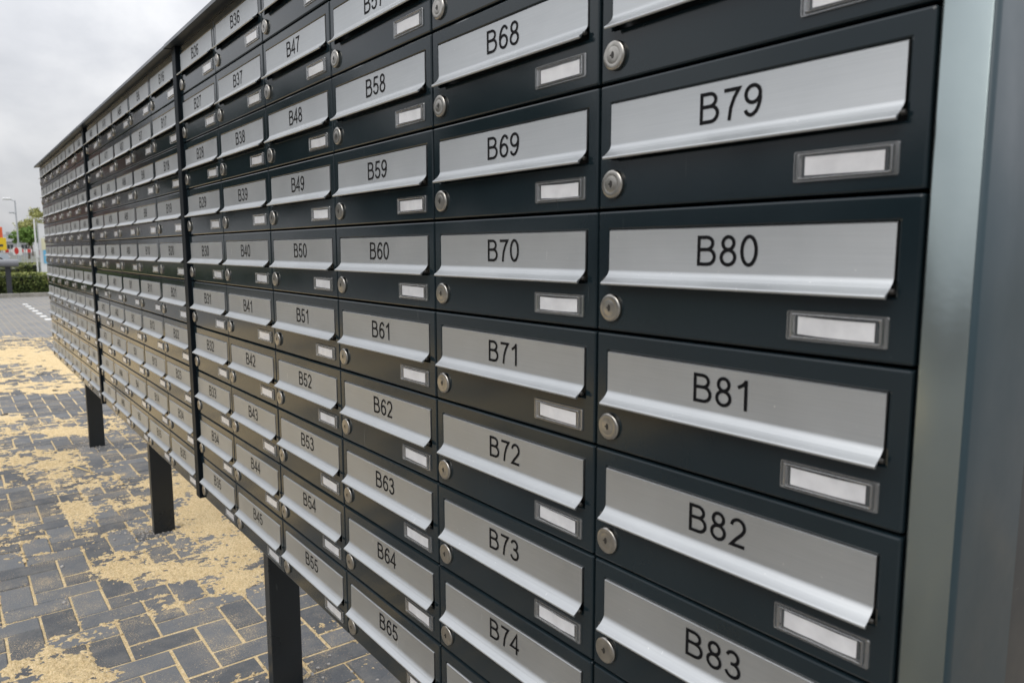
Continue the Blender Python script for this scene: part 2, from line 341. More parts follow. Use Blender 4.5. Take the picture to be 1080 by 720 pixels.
def bank(x0, x1, label, lp, rp, legs, endcap=False, dz=0):
    b = empty('mailbox_bank', (x0, .05, 0), label, 'mailbox bank', 'mailbox banks standing in one row')
    ox = Vector((-x0, -.05, 0))
    def put(mb, name, M, sm=None):
        mb.v = [(p[0] - x0, p[1] - .05, p[2]) for p in mb.v]; return mb.build(name, M, b, sm)
    # shelf plates between the boxes: the carcass front stays 12 mm behind the doors
    q = MB(); q.box(x0 - .0, x1 + .0, .3005, .312, ZBOT, ZTOP + .004); put(q, 'back_panel', M_body)
    q = MB(); q.box(x0, x1, .0125, .3, ZBOT - .006, ZBOT - .0005); put(q, 'bottom_plate', M_body)
    # roof: sheet with folded front edge
    y0 = -.027
    q = MB(); ra, rb = x0 - .035, x1 + (.05 if endcap else .0)
    pr_ = [(y0, ZTOP + .001 + dz), (y0 + .0015, ZTOP + .0105 + dz), (.33, ZTOP + .03 + dz), (.33, ZTOP + .0275 + dz), (.012, ZTOP + .006 + dz), (y0 + .004, ZTOP + .0015 + dz)]
    q = fix(extrude(pr_, ra, rb)); put(q, 'roof', M_roof)
    q = MB(); q.box(x0, x1, .004, .012, ZTOP - .0004, ZTOP + .0045 + dz); put(q, 'top_rail', M_roof)
    for px0, px1 in lp: q = MB(); q.bbox(px0 + .0012, px1 - .0012, -.0085, .108, ZBOT - .004, ZTOP + .003 + dz, .0016); put(q, 'post', M_post)
    for lx in legs:
        q = MB(); q.bbox(lx - .02, lx + .02, .1175, .203, -.03, ZBOT - .0065, .003); put(q, 'leg', M_leg)
    return b
y_end = W * .351
b1 = bank(S1[0], 6 * W, 'nearest anthracite mailbox bank with a roof and pale metal end profile', [(-.12 * W, 0)], 1, [0.46 * W, 5.0 * W], True, .0015)
b2 = bank(S2[0], -.12 * W, 'middle anthracite mailbox bank, five columns wide, on a flat leg', [(-5.24 * W, -5.12 * W)], 1, [-4.3 * W])
b3 = bank(S3[0], -5.24 * W, 'farthest anthracite mailbox bank, six columns wide, at the far left', [], 1, [-10.1 * W])
# end profile of the nearest bank : satin front face rolled round a corner into a side with its dark reflection put into a grey-blue colour
xe0, xe1 = 6.005 * W, 6.112 * W; rr_ = .0034
def lo(v): return [(p[0] - S1[0], p[1] - .05, p[2]) for p in v]
fr = [(xe0, .11), (xe0, .0035), (xe0 + .0006, .0016), (xe0 + .002, .001)] + [(xe1 - rr_ + rr_ * math.sin(t), .001 + rr_ - rr_ * math.cos(t)) for t in [0, math.radians(6)]]
sdp = [fr[-1]] + [(xe1 - rr_ + rr_ * math.sin(t), .001 + rr_ - rr_ * math.cos(t)) for t in [math.radians(a) for a in range(15, 91, 15)]] + [(xe1, y_end - .002), (xe1 - .002, y_end)]
def strip(pts, z0, z1, th=.0015):
    q = MB(); n = len(pts)
    q.v = [(x, y, z0) for x, y in pts] + [(x, y, z1) for x, y in pts]; q.f = [(i, i + 1, n + i + 1, n + i) for i in range(n - 1)]; return q
for pts, nm, M in ((fr, 'end_profile', M_end), (sdp, 'end_profile_side', M_side)):
    q = strip(pts, ZBOT - .02, ZTOP + .004); q.v = lo(q.v); o = q.build(nm, M, b1, 35)
    md = o.modifiers.new('thick', 'SOLIDIFY'); md.thickness = .0015; md.offset = 1 if False else 0
q = MB(); q.bbox(6 * W + .002, 6.05 * W, .125, .31, ZBOT - .004, ZTOP + .004, .001); q.v = lo(q.v); q.build('side_panel', M_body, b1)
# ---------------------------------------------------------------- sand field
PX0, PX1, PY0, PY1 = -10.2, 2.6, -4.6, 2.8
OXL, OYL, U = -.972, -.356, .1
def vnoise(x, y, seed):
    r = np.random.default_rng(seed).random((256, 256)); xi, yi = np.floor(x).astype(int), np.floor(y).astype(int); fx, fy = x - xi, y - yi
    fx = fx * fx * (3 - 2 * fx); fy = fy * fy * (3 - 2 * fy)
    g = lambda i, j: r[(xi + i) % 256, (yi + j) % 256]
    return (g(0, 0) * (1 - fx) + g(1, 0) * fx) * (1 - fy) + (g(0, 1) * (1 - fx) + g(1, 1) * fx) * fy
def fbm(x, y, seed, f0, octs=4, gain=.5):
    s, a, t = 0, 1, 0
    for i in range(octs): s = s + a * vnoise(x * f0 * 2 ** i + 17.3 * i, y * f0 * 2 ** i + 5.1 * i, seed + i); t += a; a *= gain
    return s / t - .5
BL = [(-11.017, 0.277, 1.368, -0.092, 0.355, 0.448, 1.1), (-8.148, 0.13, 1.027, -0.074, 0.312, 0.396, 1.3), (-6.865, 0.415, 0.587, -0.067, 0.156, 0.198, 1), (-5.577, 0.086, 0.371, -0.033, 0.236, 0.301, 0.8), (-4.388, -0.199, 0.149, -0.009, 0.078, 0.1, 0.8), (-3.715, 0.057, 0.156, -0.018, 0.113, 0.145, 1), (-2.982, -0.065, 0.191, -0.02, 0.077, 0.099, 1), (-2.941, -0.268, 0.228, -0.015, 0.102, 0.131, 0.6), (-2.594, 0.118, 0.296, -0.045, 0.151, 0.194, 0.7), (-2.436, -0.132, 0.152, -0.016, 0.078, 0.101, 0.9), (-1.917, -0.107, 0.183, -0.023, 0.071, 0.091, 0.8), (-1.704, 0.062, 0.199, -0.034, 0.083, 0.107, 0.5), (-1.876, -0.34, 0.072, -0.005, 0.054, 0.069, 0.7), (-1.53, -0.1, 0.177, -0.024, 0.039, 0.05, 1), (-1.006, -0.059, 0.124, -0.022, 0.068, 0.088, 1.2), (-0.87, 0.117, 0.082, -0.02, 0.064, 0.082, 1), (-1.469, 0.365, 0.473, -0.126, 0.077, 0.1, 1.3), (-0.92, 0.35, 0.139, -0.043, 0.06, 0.078, 1), (-0.615, 0.284, 0.065, -0.021, 0.031, 0.04, 1), (-0.348, -0.337, 0.081, -0.009, 0.066, 0.085, 1.2), (-0.51, -0.267, 0.04, -0.005, 0.045, 0.058, 0.6), (-0.543, -0.173, 0.069, -0.011, 0.019, 0.025, 0.5), (-0.203, -0.015, 0.045, -0.011, 0.021, 0.028, 0.5), (-0.033, 0.022, 0.04, -0.011, 0.051, 0.066, 0.6), (-1.429, -0.354, 0.034, -0.002, 0.048, 0.062, 0.4), (-1.388, 0.083, 0.073, -0.014, 0.036, 0.047, 0.5), (-0.709, -0.284, 0.023, -0.003, 0.04, 0.051, 0.5), (-0.563, 0.013, 0.029, -0.007, 0.028, 0.037, 0.5), (0.103, 0.255, 0.048, -0.02, 0.052, 0.067, 0.4), (-2.138, -0.283, 0.164, -0.012, 0.063, 0.082, -1.0), (-1.145, -0.374, 0.155, -0.011, 0.077, 0.1, -1.0), (-1.245, -0.223, 0.106, -0.012, 0.042, 0.054, -1.0), (-0.868, -0.266, 0.118, -0.013, 0.083, 0.108, -1.0), (-0.359, -0.033, 0.088, -0.02, 0.094, 0.121, -1.0), (-0.327, 0.105, 0.09, -0.025, 0.058, 0.075, -1.0), (-2.054, 0.057, 0.1, -0.016, 0.06, 0.077, -1.0), (-4.829, 0.117, 0.306, -0.032, 0.239, 0.306, -1.0), (-6.275, 0.228, 0.253, -0.025, 0.127, 0.162, -1.0), (-3.429, -0.028, 0.14, -0.015, 0.172, 0.22, -1.0), (-1.621, -0.031, 0.134, -0.02, 0.04, 0.052, -1.0), (-0.731, -0.417, 0.104, -0.007, 0.058, 0.075, -1.0), (-0.337, -0.188, 0.06, -0.01, 0.025, 0.032, -1.0), (-3.276, 0.167, 0.218, -0.031, 0.076, 0.098, -1.0)]
def sand_h(x, y):
    """height of the loose sand above the paver tops (m, negative: below them)"""
    b = np.zeros_like(x)
    for cx, cy, ax, ay, bx, by, a in BL:
        det = ax * by - ay * bx; px, py = x - cx, y - cy
        u = (px * by - py * bx) / det; v = (py * ax - px * ay) / det
        b += a * np.exp(-.7 * (u * u + v * v))
    big = fbm(x, y * 1.0, 3, 1.6, 3); mid = fbm(x, y, 21, 9, 3); fine = fbm(x, y, 41, 45, 3, .6)
    dist = np.hypot(x - CX, y - CY)
    far = np.clip((dist - 12) / 1.6, 0, 1) + np.clip((-.55 - y) / .8, 0, 1) * .5 + np.clip((y - 1.6) / 1.2, 0, 1) * .6
    near = np.clip((x - .2) / 1.0, 0, 1) * .35
    ti = np.floor((x - OXL) / U).astype(int); si = np.floor((y - OYL) / U).astype(int); mq = (ti + si) % 4
    fx = (x - OXL) / U - ti; fy = (y - OYL) / U - si
    lx = np.where(mq == 3, fx + 1, fx); wx = np.where(mq >= 2, 2., 1.); ly = np.where(mq == 1, fy + 1, fy); wy = np.where(mq < 2, 2., 1.)
    ed = U * np.minimum(np.minimum(lx, wx - lx), np.minimum(ly, wy - ly))
    joint = np.exp(-ed / .013); front = np.clip((CY + .045 * (CX - x) - .10 - y) / .3, 0, 1) * np.clip((-.6 - x) / 1, 0, 1)
    vf = fbm(x, y, 61, 150, 2, .7)
    lvl = -.51 + .78 * b + 2.0 * big + 1.8 * mid + 1.7 * fine + 1.2 * vf + .42 * joint - far * 1.3 * (1 - front) - near + .75 * front
    return np.where(lvl > 0, np.minimum(lvl, 1.4) ** .8 * (.006 + .006 * fine + .002 * vf), lvl * .012)
M_sand = mat('yellow sand', (.5, .38, .21), .95, 0, .1); nt = M_sand.node_tree; P = pos(nt)
gr = noise(nt, 210, P, 3, .8); g2 = noise(nt, 5, P, 5, .6); g3 = noise(nt, 110, P, 3, .7)
c = ramp(nt, gr.outputs[0], [(.36, (.2, .13, .05)), (.5, (.82, .60, .30)), (.62, (.98, .86, .6))]).outputs[0]
c = mixc(nt, .35, c, ramp(nt, g2.outputs[0], [(.3, (.46, .34, .18)), (.7, (.74, .6, .38))]).outputs[0])
c = mixc(nt, .35, c, ramp(nt, g3.outputs[0], [(.32, (.24, .17, .08)), (.5, (.6, .46, .27)), (.68, (.82, .69, .46))]).outputs[0])
L(nt, c, bs(M_sand).inputs['Base Color']); bump(M_sand, gr.outputs[0], 1, .004)
# pavers : dark concrete, each one slightly different, dusted with sand
M_pav = mat('dark concrete paver', (.1, .1, .105), .75, 0, .4); nt = M_pav.node_tree; P = pos(nt)
at = N(nt, 'ShaderNodeAttribute', attribute_name='tone'); oi = N(nt, 'ShaderNodeObjectInfo')
sm = N(nt, 'ShaderNodeMath', operation='ADD'); L(nt, at.outputs['Fac'], sm.inputs[0]); L(nt, oi.outputs['Random'], sm.inputs[1])
fr_ = N(nt, 'ShaderNodeMath', operation='FRACT'); L(nt, sm.outputs[0], fr_.inputs[0])
base = ramp(nt, fr_.outputs[0], [(0, (.075, .08, .087)), (.5, (.107, .113, .121)), (1, (.155, .162, .17))]).outputs[0]
gr = noise(nt, 260, P, 3, .7); base = mixc(nt, .55, base, ramp(nt, gr.outputs[0], [(.3, (.5, .5, .5)), (.7, (1.5, 1.5, 1.5))]).outputs[0], 'MULTIPLY')
pa = noise(nt, 13, P, 5, .65); base = mixc(nt, ramp(nt, pa.outputs[0], [(.45, (0, 0, 0)), (.75, (.55, .55, .55))]).outputs[0], base, (.23, .215, .19))
ds = noise(nt, 230, P, 4, .8); dm = noise(nt, 4.5, P, 5, .7)
mm = N(nt, 'ShaderNodeMath', operation='MULTIPLY_ADD'); L(nt, dm.outputs[0], mm.inputs[0]); mm.inputs[1].default_value = .65; L(nt, ds.outputs[0], mm.inputs[2])
base = mixc(nt, ramp(nt, mm.outputs[0], [(.90, (0, 0, 0)), (.98, (.85, .85, .85))]).outputs[0], base, (.56, .43, .25))
L(nt, base, bs(M_pav).inputs['Base Color']); bump(M_pav, gr.outputs[0], .35, .0015)
# ground sheet, joint bed, far paving
M_ground = mat('far asphalt and verge', (.1, .1, .1), .9); nt = M_ground.node_tree; P = pos(nt)
g = noise(nt, .08, P, 4); L(nt, ramp(nt, g.outputs[0], [(.42, (.13, .13, .13)), (.5, (.16, .155, .14)), (.6, (.1, .12, .05))]).outputs[0], bs(M_ground).inputs['Base Color'])
MB().add([(-900, -700, -.06), (500, -700, -.06), (500, 900, -.06), (-900, 900, -.06)], [(0, 1, 2, 3)]).build('ground', M_ground)['kind'] = 'structure'
M_farp = mat('far grey paving', (.2, .2, .2), .8); nt = M_farp.node_tree; P = pos(nt)
br = N(nt, 'ShaderNodeTexBrick'); L(nt, P, br.inputs['Vector']); br.inputs['Scale'].default_value = 1
br.inputs['Brick Width'].default_value = .2; br.inputs['Row Height'].default_value = .1; br.inputs['Mortar Size'].default_value = .005
br.inputs['Color1'].default_value = (.16, .163, .17, 1); br.inputs['Color2'].default_value = (.2, .203, .21, 1); br.inputs['Mortar'].default_value = (.36, .3, .2, 1)
g = noise(nt, 1.1, P, 5, .6); L(nt, mixc(nt, ramp(nt, g.outputs[0], [(.4, (0, 0, 0)), (.75, (.8, .8, .8))]).outputs[0], br.outputs[0], (.27, .25, .21)), bs(M_farp).inputs['Base Color'])
pave = MB()
for (x0, x1, y0, y1) in ((-21.3, PX0, -9, 14), (PX0, 9, -9, PY0), (PX0, 9, PY1, 14), (PX1, 9, PY0, PY1)):
    pave.add([(x0, y0, 0), (x1, y0, 0), (x1, y1, 0), (x0, y1, 0)], [(0, 1, 2, 3)])
pv = pave.build('pavement', M_farp); pv['kind'] = 'structure'
xs = np.arange(PX0, PX1 + .001, .05); ys = np.arange(PY0, PY1 + .001, .05); X, Y = np.meshgrid(xs, ys, indexing='ij'); n = len(ys)
Z = np.clip(-.0026 + .008 * fbm(X, Y, 131, 2.2, 4, .6), -.007, -.0017); i_, j_ = np.meshgrid(np.arange(len(xs) - 1), np.arange(n - 1), indexing='ij'); i_, j_ = i_.ravel(), j_.ravel()
tag(link('joint_sand', mesh('joint_sand', np.stack([X.ravel(), Y.ravel(), Z.ravel()], 1).tolist(), np.stack([i_ * n + j_, (i_ + 1) * n + j_, (i_ + 1) * n + j_ + 1, i_ * n + j_ + 1], 1).tolist(), M_sand), pv), kind='stuff')
def paver_mesh(lx, ly, j=.0034, b=.0035):
    q = MB(); q.loops([[(j, j, -.04), (lx - j, j, -.04), (lx - j, ly - j, -.04), (j, ly - j, -.04)], [(j, j, -b), (lx - j, j, -b), (lx - j, ly - j, -b), (j, ly - j, -b)],
                       [(j + b, j + b, 0), (lx - j - b, j + b, 0), (lx - j - b, ly - j - b, 0), (j + b, ly - j - b, 0)]], False, True); return q
PM = {'H': paver_mesh(U, 2 * U), 'V': paver_mesh(2 * U, U)}
PMD = {k: q.mesh('paver', M_pav) for k, q in PM.items()}
def px(p):
    v = Vector(p) - Vector((CX, CY, CZ)); c = [sum(R_[i][k] * v[k] for k in range(3)) for i in range(3)]
    return (540 + 774 * c[0] / c[2], 360 + 774 * c[1] / c[2]) if c[2] > .05 else None
cells = []
for ti in range(int((PX0 - OXL) / U) - 1, int((PX1 - OXL) / U) + 1):
    for si in range(int((PY0 - OYL) / U) - 1, int((PY1 - OYL) / U) + 1):
        mq = (si + ti) % 4
        if mq == 0: k, lx, ly = 'H', U, 2 * U
        elif mq == 2: k, lx, ly = 'V', 2 * U, U
        else: continue
        x, y = OXL + ti * U, OYL + si * U
        if x < PX0 or y < PY0 or x + lx > PX1 or y + ly > PY1: continue
        corners = [px((x + a, y + b, 0)) for a, b in ((0, 0), (lx, 0), (lx, ly), (0, ly))]; area = 0
        if all(corners):
            cc = px((x + lx / 2, y + ly / 2, 0)); yv = y + ly / 2
            vis = -10 < cc[0] < 1090 and 300 < cc[1] < 735
            if vis and yv > 0:
                t = -CY / (yv - CY); xx = CX + (x + lx / 2 - CX) * t; zz_ = CZ * (1 - t)
                if zz_ > ZBOT and -11.3 * W < xx < 6.1 * W: vis = False
            if vis: area = abs(sum(corners[i][0] * corners[(i + 1) % 4][1] - corners[(i + 1) % 4][0] * corners[i][1] for i in range(4)))
        cells.append((area, k, x, y))
cells.sort(key=lambda c: -c[0])
rest = MB(); tones = []
for i, (ar, k, x, y) in enumerate(cells):
    dz = random.uniform(-.0006, .0012); tx, ty = random.uniform(-.004, .006), random.uniform(-.006, .004); jx, jy, rz = random.uniform(-.0012, .0012), random.uniform(-.0012, .0012), random.uniform(-.006, .006)
    if i < 300 and ar > 0:
        o = link('paver', PMD[k], pv, (x + jx, y + jy, dz)); o.rotation_euler = (tx, ty, rz)
    else:
        q = PM[k]; rest.add([(p[0] + x + jx, p[1] + y + jy, p[2] + dz + ty * (p[1] - .05)) for p in q.v], q.f); tones += [random.random()] * len(q.v)
o = rest.build('pavers', M_pav, pv); o['kind'] = 'stuff'
a = o.data.attributes.new('tone', 'FLOAT', 'POINT'); a.data.foreach_set('value', tones)
# loose sand sheets: fine near the camera, coarser farther off
sv, sf = [], []
def sheet(x0, x1, y0, y1, st):
    xs = np.arange(x0, x1 + st * .5, st); ys = np.arange(y0, y1 + st * .5, st); X, Y = np.meshgrid(xs, ys, indexing='ij')
    Z = sand_h(X, Y); keep = Z > -.0042; n = len(ys)
    cell = keep[:-1, :-1] & keep[1:, :-1] & keep[1:, 1:] & keep[:-1, 1:] & (np.maximum.reduce([Z[:-1, :-1], Z[1:, :-1], Z[1:, 1:], Z[:-1, 1:]]) > -.0012)
    i, j = np.nonzero(cell); q = np.stack([i * n + j, (i + 1) * n + j, (i + 1) * n + j + 1, i * n + j + 1], 1)
    used, inv = np.unique(q, return_inverse=True); off = sum(len(s) for s in sv)
    V = np.stack([X.ravel(), Y.ravel(), Z.ravel() + (rng.random(Z.size) - .5) * .0009], 1)[used]; sv.append(V); sf.append(inv.reshape(-1, 4) + off)
sheet(-1.9, .5, -.75, 1.0, .0042); sheet(.5, 1.4, -.75, 1.0, .01); sheet(-4.2, -1.9, -.6, 1.2, .0075); sheet(-4.2, -.6, -4.4, -.6, .03); sheet(-10.2, -4.2, -4.4, 2.2, .025)
sheet(-14.2, -10.2, -1.6, 2.2, .05)
V = np.concatenate(sv); F = np.concatenate(sf)
me = bpy.data.meshes.new('sand'); me.from_pydata(V.tolist(), [], F.tolist()); me.materials.append(M_sand); me.polygons.foreach_set('use_smooth', [True] * len(F)); me.update()
tag(link('sand', me), 'loose yellow sand lying in ragged patches over the dark pavers', 'sand', kind='stuff')
# stones and chips
M_stone = mat('pale gravel', (.4, .38, .34), .9); nt = M_stone.node_tree; L(nt, ramp(nt, N(nt, 'ShaderNodeObjectInfo').outputs['Random'], [(0, (.3, .28, .26)), (1, (.7, .67, .62))]).outputs[0], bs(M_stone).inputs['Base Color'])
def stone_mesh(r, seed):
    rs = random.Random(seed); bm = bmesh.new(); bmesh.ops.create_icosphere(bm, subdivisions=2, radius=r)
    for v in bm.verts: v.co *= rs.uniform(.8, 1.15); v.co.z *= .65
    me = bpy.data.meshes.new('pebble'); bm.to_mesh(me); bm.free(); me.materials.append(M_stone); return me
for x, y, r, lb in ((-.822, -.277, .0075, 'pale pebble lying on bare pavers left of the gravel-free patch'), (-1.175, -.245, .0065, 'dark pebble lying on a bare paver farther from the nearest leg')):
    tag(link('pebble', stone_mesh(r, int(r * 1e5)), None, (x, y, r * .45)), lb, 'pebble')
q = MB()
for i in range(420):
    ci = i % 3; cx, cy, sp = ((-4.3 * W - .03, .13, .08), (-10.1 * W, .15, .12), (.46 * W + .08, .16, .10))[ci]
    x, y = random.gauss(cx, sp * .8), random.gauss(cy, sp * .8); r = random.uniform(.002, .006)
    bm = bmesh.new(); bmesh.ops.create_icosphere(bm, subdivisions=1, radius=r); bm.verts.index_update()
    q.add([(x + v.co.x * random.uniform(.8, 1.2), y + v.co.y * random.uniform(.8, 1.2), r * .4 + v.co.z * .7) for v in bm.verts], [[v.index for v in f.verts] for f in bm.faces]); bm.free()
tag(q.build('gravel', M_stone), 'pale gravel chips strewn around the feet of the mailbox legs', 'gravel', kind='stuff')
M_straw = mat('straw', (.6, .45, .2), .8)
tag(MB().cyl((-2.66, -.02, .012), (-2.50, .03, .014), .004, .003, 6).build('stick', M_straw), 'thin straw-coloured stick lying on the sand', 'stick')
# white paver dashes and kerb
M_white = mat('white paver', (.75, .75, .73), .8); nt = M_white.node_tree; L(nt, ramp(nt, noise(nt, 20, pos(nt), 4).outputs[0], [(.3, (.6, .6, .58)), (.7, (.8, .8, .78))]).outputs[0], bs(M_white).inputs['Base Color'])
for i in range(7): MB().bbox(-18.3 + i * .78, -18.0 + i * .78, .83, .93, -.05, .004, .003).build('white_paver', M_white, pv)
M_kerb = mat('kerb concrete', (.3, .29, .26), .9); nt = M_kerb.node_tree; L(nt, ramp(nt, noise(nt, 8, pos(nt), 5).outputs[0], [(.3, (.22, .21, .18)), (.7, (.36, .34, .3))]).outputs[0], bs(M_kerb).inputs['Base Color'])
kb_ = empty('kerb', (-21.4, 2, 0), 'low pale concrete kerb in front of the front hedge', 'kerb'); kb_['kind'] = 'structure'; del kb_['category']
for i in range(23):
    MB().bbox(-.1, .1, -10.5 + i - 0.497, -10.5 + i + .497, -.05, .1, .01).build('kerb_stone', M_kerb, kb_)
# ---------------------------------------------------------------- foliage
def leaf_mat(name, a, b, c):
    M = mat(name, b, .6, 0, .3); nt = M.node_tree; t = N(nt, 'ShaderNodeAttribute', attribute_name='tone')
    L(nt, ramp(nt, t.outputs['Fac'], [(0, a), (.5, b), (1, c)]).outputs[0], bs(M).inputs['Base Color'])
    bs(M).inputs['Subsurface Weight'].default_value = 0; return M
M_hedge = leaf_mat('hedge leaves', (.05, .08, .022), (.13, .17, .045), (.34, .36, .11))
M_green = leaf_mat('green leaves', (.09, .17, .03), (.19, .31, .07), (.30, .42, .13))
M_olive = leaf_mat('yellow green leaves', (.3, .31, .11), (.45, .45, .17), (.55, .54, .25))
M_dark = leaf_mat('dark leaves', (.015, .025, .01), (.03, .045, .018), (.06, .08, .03))
M_bark = mat('bark', (.12, .09, .065), .9); nt = M_bark.node_tree; L(nt, ramp(nt, noise(nt, 1, mapv(nt, pos(nt), (30, 30, 5)), 4).outputs[0], [(.3, (.06, .045, .03)), (.7, (.2, .16, .12))]).outputs[0], bs(M_bark).inputs['Base Color'])
M_core = mat('hedge inner twigs', (.02, .024, .012), .95)
def leaves(C, size, M, name, parent, tone, up=.3):
    n = len(C); a = rng.normal(size=(n, 3)); a /= np.linalg.norm(a, axis=1)[:, None]; b = rng.normal(size=(n, 3)); b -= a * (a * b).sum(1)[:, None]; b /= np.linalg.norm(b, axis=1)[:, None]
    s = size * rng.uniform(.6, 1.4, (n, 1)); V = np.stack([C - a * s, C + b * s * .5, C + a * s, C - b * s * .5], 1).reshape(-1, 3)
    me = bpy.data.meshes.new(name); me.from_pydata(V.tolist(), [], np.arange(4 * n).reshape(-1, 4).tolist()); me.materials.append(M)
    at = me.attributes.new('tone', 'FLOAT', 'POINT'); at.data.foreach_set('value', np.repeat(np.clip(tone, 0, 1), 4).tolist()); me.update()
    return link(name, me, parent)
def hedge(x0, x1, y0, y1, h, n, label, size=.035, M=M_hedge, seed=1):
    r = empty('hedge', ((x0 + x1) / 2, (y0 + y1) / 2, 0), label, 'hedge', 'clipped hedges at the end of the paving')
    cx, cy = r.location.x, r.location.y
    MB().bbox(x0 + .1 - cx, x1 - .1 - cx, y0 + .1 - cy, y1 - .1 - cy, 0.0, h - .1, .05).build('twig_core', M_core, r)
    face = rng.random(n); X = rng.uniform(x0, x1, n); Y = rng.uniform(y0, y1, n); Z = rng.uniform(.03, h, n)
    dep = rng.exponential(.04, n)
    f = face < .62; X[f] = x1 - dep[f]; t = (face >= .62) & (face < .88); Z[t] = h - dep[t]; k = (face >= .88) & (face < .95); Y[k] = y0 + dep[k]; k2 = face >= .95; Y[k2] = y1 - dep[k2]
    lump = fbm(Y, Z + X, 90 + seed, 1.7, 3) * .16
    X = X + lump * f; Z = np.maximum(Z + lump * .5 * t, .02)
    tone = .38 + .9 * fbm(Y * 2, Z * 2, 70 + seed, 2.5, 3) + rng.normal(0, .16, n) + .8 * t  # top leaves toned brighter: daylight glare on the hedge top put into the colour
    leaves(np.stack([X - cx, Y - cy, Z], 1), size, M, 'foliage', r, tone); return r
hedge(-23.1, -21.95, -9, 13, .62, 42000, 'long clipped dark green hedge with a lighter top, right behind the kerb', .032, seed=1)
hedge(-33, -32, 1.75, 13, .76, 9000, 'second clipped green hedge standing behind the front hedge, right of the lamp', .04, seed=2)
hedge(-28.2, -27.3, -7, 1.55, .72, 9000, 'short yellowish hedge seen under the dark barrier beam at the left edge', .04, leaf_mat('pale hedge leaves', (.06, .075, .025), (.12, .14, .045), (.24, .25, .09)), seed=3)
def tree(x, y, th, tr, crown, M, label, n, size, name='tree', group=None):
    r = empty(name, (x, y, 0), label, 'tree', group); q = MB(); top = max(c[2] for c in crown)
    pts = [(0, 0, 0)]; 
    for i in range(1, 6): pts.append((random.uniform(-.04, .04) * th, random.uniform(-.04, .04) * th, th * i / 5))
    for i in range(5): q.cyl(pts[i], pts[i + 1], tr * (1 - .1 * i), tr * (1 - .1 * (i + 1)), 9, False)
    for c in crown: q.cyl(pts[-1], (c[0] * .8, c[1] * .8, c[2]), tr * .4, tr * .1, 6, False)
    q.build('trunk', M_bark, r, 60)
    Cs, T = [], []
    for cx, cy, cz, rad in crown:
        k = int(n * rad ** 2 / sum(c[3] ** 2 for c in crown)); clump = rng.normal(size=(max(6, k // 60), 3)); clump /= np.linalg.norm(clump, axis=1)[:, None]; clump *= rad * rng.uniform(.45, 1, (len(clump), 1))
        idx = rng.integers(0, len(clump), k); p = clump[idx] + rng.normal(0, rad * .16, (k, 3)); Cs.append(p * (1, 1, .85) + (cx, cy, cz)); T.append(.35 + rng.normal(0, .12, k) + rng.normal(0, .22, len(clump))[idx])
    leaves(np.concatenate(Cs), size, M, 'crown', r, np.concatenate(T)); return r
tree(-130, 9.6, 2.6, .17, [(0, 0, 3.4, 1.35), (.2, -1.3, 3.2, 1.0), (.1, 1.1, 3.3, 1.0), (0, .1, 4.1, .9)], M_green, 'small bright green round tree behind the second hedge', 5000, .16)
tree(-200, 15.6, 5, .3, [(0, 0, 7, 2.6), (0, -1.4, 5.4, 2.2), (0, 1.6, 9.2, 2.0), (0, 2.4, 6.5, 2.4)], M_olive, 'taller yellow-green loose tree standing behind the small green tree', 3600, .26)
# ---------------------------------------------------------------- street things beyond the hedge
M_dgrey = mat('dark grey steel', (.035, .038, .045), .4); M_lgrey = mat('galvanised steel', (.5, .52, .54), .4, .6)
M_wht = mat('white lacquer', (.78, .78, .78), .35); M_red = mat('signal red', (.6, .04, .03), .4); M_blue = mat('light blue print', (.18, .5, .75), .5)
M_yel = mat('signal yellow', (.8, .55, .02), .4); M_ora = mat('orange red', (.75, .13, .04), .4); M_cream = mat('cream print', (.75, .72, .5), .5)
M_tyre = mat('tyre', (.02, .02, .02), .8); M_beam = mat('grey beam paint', (.2, .205, .22), .2)
g = empty('height_barrier', (-21.75, .8, 0), 'dark post carrying a thick round grey beam in front of the hedge', 'barrier')
MB().bbox(-.06, .06, -.055, .065, -.05, 1.0, .006).build('post', M_dgrey, g)
MB().cyl((.17, -3.2, .9), (.17, .24, .9), .1, None, 20).build('beam', M_beam, g, 40)
q = MB(); q.cyl((.06, -.02, .9), (.075, -.02, .9), .085, None, 16); q.build('beam_clamp', M_dgrey, g)
l = empty('street_lamp', (-80, 5.02, 0), 'tall pale grey street lamp with a white double lantern and lower side arm', 'street lamp')
q = MB(); q.cyl((0, 0, 0), (0, 0, 1.9), .14, .13, 12); q.cyl((0, 0, 1.9), (0, 0, 5.75), .07, .055, 10); q.build('pole', M_lgrey, l, 40)
q = MB(); q.cyl((0, 0, 5.7), (0, -.3, 5.85), .035, None, 8); q.cyl((0, 0, 4.55), (0, -.35, 4.7), .03, None, 8); q.build('arm', M_lgrey, l)
MB().bbox(-.2, .2, -.95, -.25, 5.8, 6.0, .07).build('lantern', M_wht, l); MB().bbox(-.12, .12, -.55, -.12, 4.62, 4.74, .04).build('lantern', M_lgrey, l)
p = empty('sign_pole', (-28, 2.01, 0), 'slim white pole with a small red and white sign, beside the banner', 'sign')
MB().cyl((0, 0, 0), (0, 0, 2.3), .028, .026, 12).build('pole', M_wht, p, 40)
pl_ = MB(); pl_.bbox(.03, .05, -.03, .22, .98, 1.32, .004); pl_.build('sign_plate', M_wht, p)
def disc(M, name, parent, x, y, z, ry, rz):
    q = MB(); n = 20; q.loops([[(x, y + ry * math.cos(t), z + rz * math.sin(t)) for t in [2 * math.pi * i / n for i in range(n)]], [(x + .006, y + ry * math.cos(t), z + rz * math.sin(t)) for t in [2 * math.pi * i / n for i in range(n)]]], False, True); return fix(q).build(name, M, parent)
disc(M_red, 'red_mark', p, .051, .13, 1.16, .065, .12)
s = empty('road_sign', (-60, 3.58, 0), 'white road sign with a red mark left of the tree trunk', 'sign')
